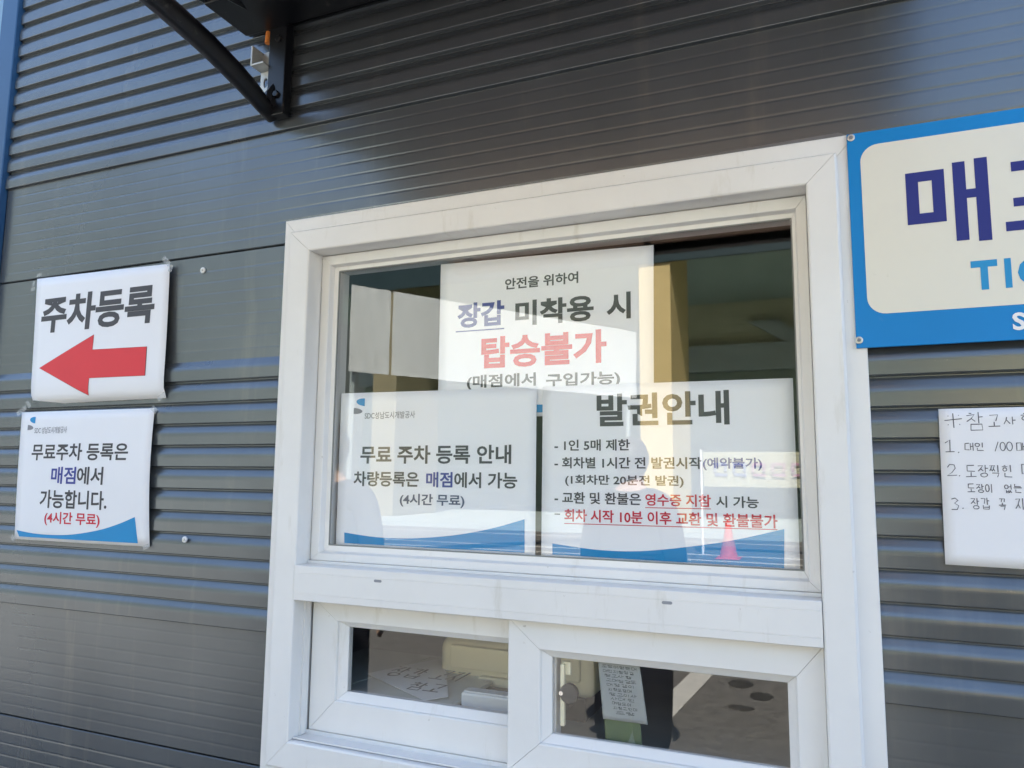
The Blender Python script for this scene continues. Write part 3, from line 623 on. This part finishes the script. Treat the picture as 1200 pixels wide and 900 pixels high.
# ------------------------------------------------------------------ inside the booth
t = thing('counter_desk', 'grey laminate counter inside the booth below the window', 'desk', (-.5, .5, -.47+H))
boxes('desk_top', [(-1.65, .5, .115, .85, -.500, -.4705)], 'desk', t, .002)
boxes('leg', [(-1.6, -1.55, .16, .80, ZB+.016, -.501)], 'desk', t); boxes('leg', [(.40, .45, .16, .80, ZB+.016, -.501)], 'desk', t)
t = thing('receipt_printer', 'cream plastic office machine on the counter behind the lower panes', 'printer', (-.595, .3, -.47+H))
bm = bmesh.new()
def rbox(bm, x0, x1, y0, y1, z0, z1, r_):
    b2 = bmesh.new(); vv = [b2.verts.new((x, y, z)) for z in (z0, z1) for y in (y0, y1) for x in (x0, x1)]
    for q in ((0, 2, 3, 1), (4, 5, 7, 6), (0, 1, 5, 4), (2, 6, 7, 3), (0, 4, 6, 2), (1, 3, 7, 5)): b2.faces.new([vv[i] for i in q])
    bmesh.ops.bevel(b2, geom=b2.edges[:], offset=r_, segments=4, affect='EDGES', profile=.5)
    me = bpy.data.meshes.new('x'); b2.to_mesh(me); b2.free(); bm.from_mesh(me); bpy.data.meshes.remove(me)
rbox(bm, -.764, -.428, .255, .47, -.424, -.334, .022); bm_obj('housing', bm, 'cream', t, True)
bm = bmesh.new(); rbox(bm, -.735, -.455, .249, .258, -.392, -.346, .004); bm_obj('rear_cover', bm, 'cream', t)
boxes('port_block', [(-.665, -.560, .240, .256, -.416, -.400)], 'cream', t, .002)
boxes('connector', [(-.640, -.470, .225, .255, -.4350, -.416)], 'blackp', t, .002)
boxes('base', [(-.74, -.45, .27, .45, -.4700, -.4245)], 'blackp', t, .004)
t = thing('card_terminal', 'white plastic card terminal box standing close behind the lower left pane', 'terminal', (-.56, .12, -.47+H))
boxes('body', [(-.626, -.45, .085, .115, -.4700, -.386)], 'white_p', t, .004); boxes('lid', [(-.622, -.452, .088, .112, -.3858, -.3835)], 'white_p', t, .002)
def flat_sheet(name, Q, z, label, cat, lines=None, mt='note'):
    t = thing(name, label, cat, (Q[0][0], Q[0][1], z+H))
    mesh('page', [(q[0], q[1], z) for q in Q]+[(q[0], q[1], z-.0008) for q in Q], [(0, 1, 2, 3), (7, 6, 5, 4), (0, 4, 5, 1), (1, 5, 6, 2), (2, 6, 7, 3), (3, 7, 4, 0)], mt, t)
    if lines: handwriting(lines[0], lines[1], 'handwriting', 'ink', t, lines[2])
    return t
Q = [(-1.10, .34), (-.80, .245), (-.775, .32), (-.93, .60)]
boxes('inner_ledge', [(-1.02, -.632, .047, .37, -.4120, -.4040)], 'folder', booth, .002)
k_ = .851
flat_sheet('desk_paper', [(-1.03*k_, .161), (-.80*k_, .052), (-.768*k_, .090), (-.935*k_, .345)], -.3985, 'white paper with handwriting lying on the inner ledge, seen through the lower left pane', 'paper',
  ([('장갑', -.845, -.765, .165, .235), ('고지', -.750, -.680, .180, .250), ('참고', -.755, -.680, .100, .150)], lambda x, y: (x, y, -.3980), .0050))
flat_sheet('desk_folder', [(-1.01, .10), (-.875, .052), (-.835, .36), (-.99, .362)], -.4030, 'grey folder on the inner ledge beside the handwritten paper', 'folder', None, 'folder')
# price list and green slip hung inside the lower right pane
t = thing('price_list', 'curled white handwritten price list stuck inside the lower right pane', 'notice', (-.31, .012, -.3+H))
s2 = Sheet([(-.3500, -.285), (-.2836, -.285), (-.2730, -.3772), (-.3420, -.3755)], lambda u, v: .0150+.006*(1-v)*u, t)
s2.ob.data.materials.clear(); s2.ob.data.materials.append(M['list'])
rows = [(w_, -.344+.002*k, -.292-.004*(k % 3)+.004, -.2980-.0068*k, -.2940-.0068*k) for k, w_ in enumerate(['도장이없는대', '대인지참장갑', '참고사항', '고매장갑도', '대장갑이', '지참도장매', '장고이사', '사대인', '매장도이', '지참고인대', '도장'])]
def pl2(x, z):
    u, v = s2.uv(x, z); p = s2.at(u, v); return (p[0], p[1]-.0004, p[2])
handwriting(rows, pl2, 'handwriting', 'ink', t, .0006, .10)
t = thing('green_slip', 'pale green paper slip showing under the white price list in the lower right pane', 'paper', (-.31, .014, -.4+H))
s3 = Sheet([(-.3422, -.3700), (-.2850, -.3700), (-.2810, -.4240), (-.3397, -.4240)], lambda u, v: .0215, t); s3.ob.data.materials.clear(); s3.ob.data.materials.append(M['green'])

# ------------------------------------------------------------------ ground
G = -1.5
def ground_sheet(name, x0, x1, y0, y1, lift, mt, n=1):
    return mesh(name, [(x0, y0, G+lift), (x1, y0, G+lift), (x1, y1, G+lift), (x0, y1, G+lift)], [(0, 1, 2, 3)], mt)
struct(ground_sheet('ground', -400, 400, -400, 400, 0, 'asphalt'))
o = mesh('parking_line', [(-1.14, -2.6, G+.004), (-.98, -2.6, G+.004), (-.98, -3.62, G+.004), (-.85, -5.4, G+.004), (-.93, -6.2, G+.004), (-1.10, -6.2, G+.004), (-1.02, -5.4, G+.004), (-1.14, -3.62, G+.004)], [(0, 7, 2, 1), (7, 6, 3, 2), (6, 5, 4, 3)], 'line'); struct(o)
for y in (-12.9, -13.9, -16.8):
    struct(ground_sheet('road_line', -30, 30, y-.09, y+.09, .004, 'line'))
for (x, y, a, b_) in ((-.665, -4.72, .085, .12), (-.50, -4.45, .075, .10), (-.60, -4.12, .08, .06)):
    P = [(x+a*(1+.12*math.sin(3*k+x*9))*math.cos(2*math.pi*k/18), y+b_*(1+.1*math.cos(2*k))*math.sin(2*math.pi*k/18), G+.004) for k in range(18)]
    struct(mesh('oil_stain', P, [tuple(range(18))], 'oil'))
struct(boxes('kerb', [(-30, 30, -18.2, -18.0, G+.001, G+.13)], 'beam')); struct(boxes('pavement', [(-30, 30, -34, -18.201, G-.1, G+.12)], 'beam'))
# hills far away
V = []; F = []; n = 96
for k in range(n+1):
    a = R(175+190*k/n); t_ = math.cos(a)/max(.05, -math.sin(a)) if math.sin(a) < 0 else math.copysign(9, math.cos(a))
    g_ = 1/(1+math.exp(9*(t_+.22)))                  # the wooded slope stands on the left side of the yard
    hgt = 10+g_*52*(1-.25/(1+math.exp(-3*(-t_-2.6))))+(3*math.sin(k*.7)+2*math.sin(k*1.9)+1.4*math.sin(k*3.7))*(.4+g_)
    V += [(130*math.cos(a), 130*math.sin(a), G-1), (150*math.cos(a), 150*math.sin(a), G+hgt*.55), (175*math.cos(a), 175*math.sin(a), G+hgt*1.12), (210*math.cos(a), 210*math.sin(a), G-2)]
for k in range(n):
    a = 4*k
    for q in range(3): F.append((a+q, a+4+q, a+5+q, a+1+q))
struct(mesh('hills', V, F, 'hill', smooth=True))

# ------------------------------------------------------------------ pavilion opposite (seen in the glass)
pv = thing('station_pavilion', 'open pavilion with yellow pillars across the yard, mirrored in the window glass', 'building', (0, -20, G+.12+H))
for x0 in (-14.35, -5.07, 4.2, 13.5): boxes('pillar', [(x0, x0+.94, -23.3, -20.31, G+.12, 7.4)], 'pillar_shaded' if x0 < -14 else 'pillar', pv, .02)
boxes('roof_fascia', [(-22, 22, -20.305, -20.24, 6.31, 7.45)], 'fascia', pv); boxes('roof_slab', [(-22, 22, -34, -20.31, 7.405, 7.5)], 'soffit', pv)
boxes('rear_wall', [(-22, 22, -31.3, -31, G+.12, 4.4)], 'pavwall', pv); boxes('rear_siding', [(-22, 22, -31.25, -31.02, 5.51, 7.40)], 'pavup', pv)
for k in range(10): boxes('siding_board', [(-22, 22, -31.02+.02, -30.96, 5.52+.18*k, 5.67+.18*k)], 'pavup', pv)
boxes('cross_beam', [(-22, 22, -31.2, -30.5, 4.41, 5.5)], 'beam', pv)
for x in (-12, -2.9, 6.5): mesh('roof_brace', [(x, -30.4, 6.4), (x+2.4, -30.4, 4.9), (x+2.9, -30.4, 4.9), (x+1.2, -30.4, 6.4), (x, -30.7, 6.4), (x+2.4, -30.7, 4.9), (x+2.9, -30.7, 4.9), (x+1.2, -30.7, 6.4)], [(0, 1, 2, 3), (7, 6, 5, 4), (0, 4, 5, 1), (2, 6, 7, 3), (1, 5, 6, 2), (0, 3, 7, 4)], 'beam', pv)
# tarpaulin screen on posts
tp = thing('tarpaulin_screen', 'raised grey white tarpaulin screen on two posts, mirrored at the upper left of the glass', 'screen', (-6, -10, G+H))
A0, A1 = Vector((-7.15, -8.8)), Vector((-3.75, -14.4))
for (a, b_) in ((0, .110), (.117, 1)):
    V = []; F = []; n, m_ = 10, 6
    for j in range(m_+1):
        for i in range(n+1):
            u = a+(b_-a)*i/n; p = A0+(A1-A0)*u; wv = .012*math.sin(i*2.1+j*1.3)+.008*math.sin(j*3+i)
            V.append((p.x+wv, p.y+wv, 1.66+(3.10-1.66)*j/m_+.004*math.sin(i*1.7)))
    for j in range(m_):
        for i in range(n): q = j*(n+1)+i; F.append((q, q+1, q+n+2, q+n+1))
    mesh('tarpaulin_sheet', V, F, 'tarp', tp, smooth=True)
for u in (.02, .98):
    p = A0+(A1-A0)*u; bm = bmesh.new(); tube(bm, [(p.x-.11, p.y-.07, G), (p.x-.11, p.y-.07, 3.05)], .05, 10); bm_obj('post', bm, 'beam', tp)
# banner
bn = thing('lettered_banner', 'pale yellow banner with lilac and pink letters, mirrored at the right of the glass', 'banner', (-1.3, -14, G+H))
V = [(-2.32+2.9*i/10, -14+.02*math.sin(i), z) for z in (-.18, .50) for i in range(11)]
mesh('banner_cloth', V, [(i, i+1, i+12, i+11) for i in range(10)], 'banner', bn)
bm = bmesh.new(); tube(bm, [(-2.36, -14.0, G), (-2.36, -14.0, .55)], .025, 8); bm_obj('pole', bm, 'white', bn)
bm = bmesh.new(); tube(bm, [(.62, -14.0, G), (.62, -14.0, .55)], .025, 8); bm_obj('pole', bm, 'white', bn)
for k in range(7):
    x = -2.12+.36*k; L = [(x, x+.26, .24, .29), (x, x+.05, .10, .24), (x+.20, x+.25, .12, .24), (x+.02, x+.26, .03, .08)]
    V = []; F = []
    for (a, b_, c_, d_) in L:
        q = len(V); V += [(a, -13.965, c_), (b_, -13.965, c_), (b_, -13.965, d_), (a, -13.965, d_)]; F.append((q, q+1, q+2, q+3))
    mesh('banner_letter', V, F, 'lilac' if k < 2 else 'pink', bn)
# cone
cn = thing('traffic_cone', 'red traffic cone standing in the sunny yard, mirrored in the ticket notice', 'cone', (-1.8, -13.4, G+H))
bm = bmesh.new(); tube(bm, [(-1.8, -13.4, G+.03), (-1.8, -13.4, G+.24)], [.17, .125], 20); bm_obj('cone_lower', bm, 'cone', cn, False)
bm = bmesh.new(); tube(bm, [(-1.8, -13.4, G+.2401), (-1.8, -13.4, G+.40)], [.125, .092], 20); bm_obj('reflective_band', bm, 'coral', cn)
bm = bmesh.new(); tube(bm, [(-1.8, -13.4, G+.4001), (-1.8, -13.4, G+.70)], [.092, .03], 20); bm_obj('cone_tip', bm, 'cone', cn)
boxes('cone_base', [(-2.02, -1.58, -13.62, -13.18, G+.002, G+.03)], 'cone', cn, .01)

# ------------------------------------------------------------------ two onlookers (only seen mirrored)
def skin(name, verts, edges, radii, mt, parent, sub=2):
    me = bpy.data.meshes.new('k'); me.from_pydata([(v[0], v[1], v[2]) for v in verts], edges, [])
    o = bpy.data.objects.new('k', me); C.objects.link(o)
    o.modifiers.new('s', 'SKIN'); ss = o.modifiers.new('b', 'SUBSURF'); ss.levels = sub; ss.render_levels = sub
    for i, r_ in enumerate(radii):
        rr_ = r_ if isinstance(r_, tuple) else (r_, r_); me.skin_vertices[0].data[i].radius = rr_
    me.skin_vertices[0].data[0].use_root = True
    bpy.context.view_layer.update()
    m2 = bpy.data.meshes.new_from_object(o.evaluated_get(bpy.context.evaluated_depsgraph_get()), depsgraph=bpy.context.evaluated_depsgraph_get())
    bpy.data.objects.remove(o); m2.name = name; m2.materials.clear()
    m2.polygons.foreach_set('use_smooth', [True]*len(m2.polygons))
    return link(name, m2, mt, parent)
def person(x, y, rot, label, coat, hgt, armbag):
    p = thing('person', label, 'person', (x, y, 0), 'people standing in the yard'); p.rotation_euler = (0, 0, rot); k = hgt/1.7
    V = [(0, 0, .93), (0, 0, 1.10), (0, .01, 1.28), (0, .01, 1.42), (0, 0, 1.50), (0, -.01, 1.57), (0, -.005, 1.63), (0, .005, 1.68)]
    Rd = [(.15, .11), (.145, .10), (.17, .11), (.10, .08), (.052, .055), (.068, .085), (.074, .095), (.055, .07)]
    E = [(i, i+1) for i in range(7)]
    for sg in (-1, 1):
        a = len(V); V += [(.10*sg, 0, .86), (.105*sg, -.01, .50), (.11*sg, .01, .10), (.115*sg, -.10, .035), (.115*sg, -.15, .03)]; Rd += [.085, .058, .042, .04, .03]
        E += [(0, a), (a, a+1), (a+1, a+2), (a+2, a+3), (a+3, a+4)]
        a = len(V); V += [(.19*sg, .01, 1.38), (.245*sg, .02, 1.12), (.255*sg, -.05, .88), (.255*sg, -.075, .82)]; Rd += [.055, .042, .030, (.022, .036)]
        E += [(3, a), (a, a+1), (a+1, a+2), (a+2, a+3)]
        for q, (dx, L) in enumerate(((-.024, .065), (-.008, .075), (.008, .07), (.024, .055))):
            b_ = len(V); V += [(.255*sg+.004*sg, -.078+dx, .79), (.250*sg, -.080+dx, .79-L*.5), (.240*sg, -.082+dx, .79-L)]; Rd += [.010, .009, .008]
            E += [(a+3, b_), (b_, b_+1), (b_+1, b_+2)]
        b_ = len(V); V += [(.245*sg, -.115, .80), (.238*sg, -.125, .765)]; Rd += [.011, .009]; E += [(a+3, b_), (b_, b_+1)]
    sc_ = lambda L: [(v[0]*k, v[1]*k, v[2]*k) for v in L]
    skin('body', sc_(V), E, Rd, 'skin', p)
    # coat and trousers
    CV = [(0, 0, .98), (0, 0, 1.12), (0, .01, 1.30), (0, .01, 1.42), (0, 0, .56)]; CE = [(0, 1), (1, 2), (2, 3), (0, 4)]; CR = [(.185, .135), (.175, .13), (.20, .14), (.13, .10), (.245, .17)]
    for sg in (-1, 1):
        a = len(CV); CV += [(.20*sg, .01, 1.38), (.25*sg, .02, 1.12), (.257*sg, -.045, .90)]; CR += [.075, .062, .05]; CE += [(3, a), (a, a+1), (a+1, a+2)]
    skin('coat', sc_(CV), CE, CR, coat, p)
    TV = [(0, 0, .90)]; TE = []; TR = [(.17, .13)]
    for sg in (-1, 1):
        a = len(TV); TV += [(.10*sg, 0, .82), (.107*sg, -.005, .48), (.11*sg, .01, .10)]; TR += [.13, .115, .10]; TE += [(0, a), (a, a+1), (a+1, a+2)]
    skin('trousers', sc_(TV), TE, TR, 'navycloth', p)
    for sg in (-1, 1):
        bm = bmesh.new(); bmesh.ops.create_uvsphere(bm, u_segments=14, v_segments=8, radius=1)
        bmesh.ops.scale(bm, vec=(.052, .14, .05), verts=bm.verts[:]); bmesh.ops.translate(bm, vec=(.115*sg*k, -.06, .05), verts=bm.verts[:])
        me = bpy.data.meshes.new('shoe'); bm.to_mesh(me); bm.free(); link('shoe', me, 'blackp', p)
    bm = bmesh.new(); bmesh.ops.create_uvsphere(bm, u_segments=24, v_segments=16, radius=1)
    bmesh.ops.delete(bm, geom=[v for v in bm.verts if (v.co.y < -.35 and v.co.z < .45) or v.co.z < -.75], context='VERTS')
    bmesh.ops.scale(bm, vec=(.092, .112, .118), verts=bm.verts[:]); bmesh.ops.translate(bm, vec=(0, .008, 1.635*k), verts=bm.verts[:])
    for v in bm.verts: v.co += Vector((random.uniform(-1, 1), random.uniform(-1, 1), random.uniform(-1, 1)))*.002
    me = bpy.data.meshes.new('hair'); bm.to_mesh(me); bm.free(); link('hair', me, 'hair', p)
    for sg in (-1, 1):
        bm = bmesh.new(); bmesh.ops.create_uvsphere(bm, u_segments=10, v_segments=6, radius=.010); bmesh.ops.translate(bm, vec=(.03*sg, -.088, 1.615*k), verts=bm.verts[:])
        me = bpy.data.meshes.new('eye'); bm.to_mesh(me); bm.free(); link('eye', me, 'blackp', p)
    bm = bmesh.new(); tube(bm, [(0, -.088, 1.615*k), (0, -.108, 1.575*k)], [.008, .015], 8); me = bpy.data.meshes.new('nose'); bm.to_mesh(me); bm.free(); link('nose', me, 'skin', p)
    bm = bmesh.new(); tube(bm, [(-.022, -.092, 1.545*k), (0, -.097, 1.542*k), (.022, -.092, 1.545*k)], .005, 8); me = bpy.data.meshes.new('mouth'); bm.to_mesh(me); bm.free(); link('mouth', me, 'cone', p)
    return p
person(-.98, -2.75, R(10), 'person in a long navy coat standing in the yard, mirrored in the right notice', 'navycloth', 1.66, True)
person(-2.27, -1.85, R(-8), 'person in dark grey clothes at far left, mirrored at the lower left of the glass', 'grey_cloth', 1.70, False)
person(.40, -1.66, R(180), 'person in dark clothes beside the camera, mirrored dimly in the ribs right of the window', 'navycloth', 1.68, False)
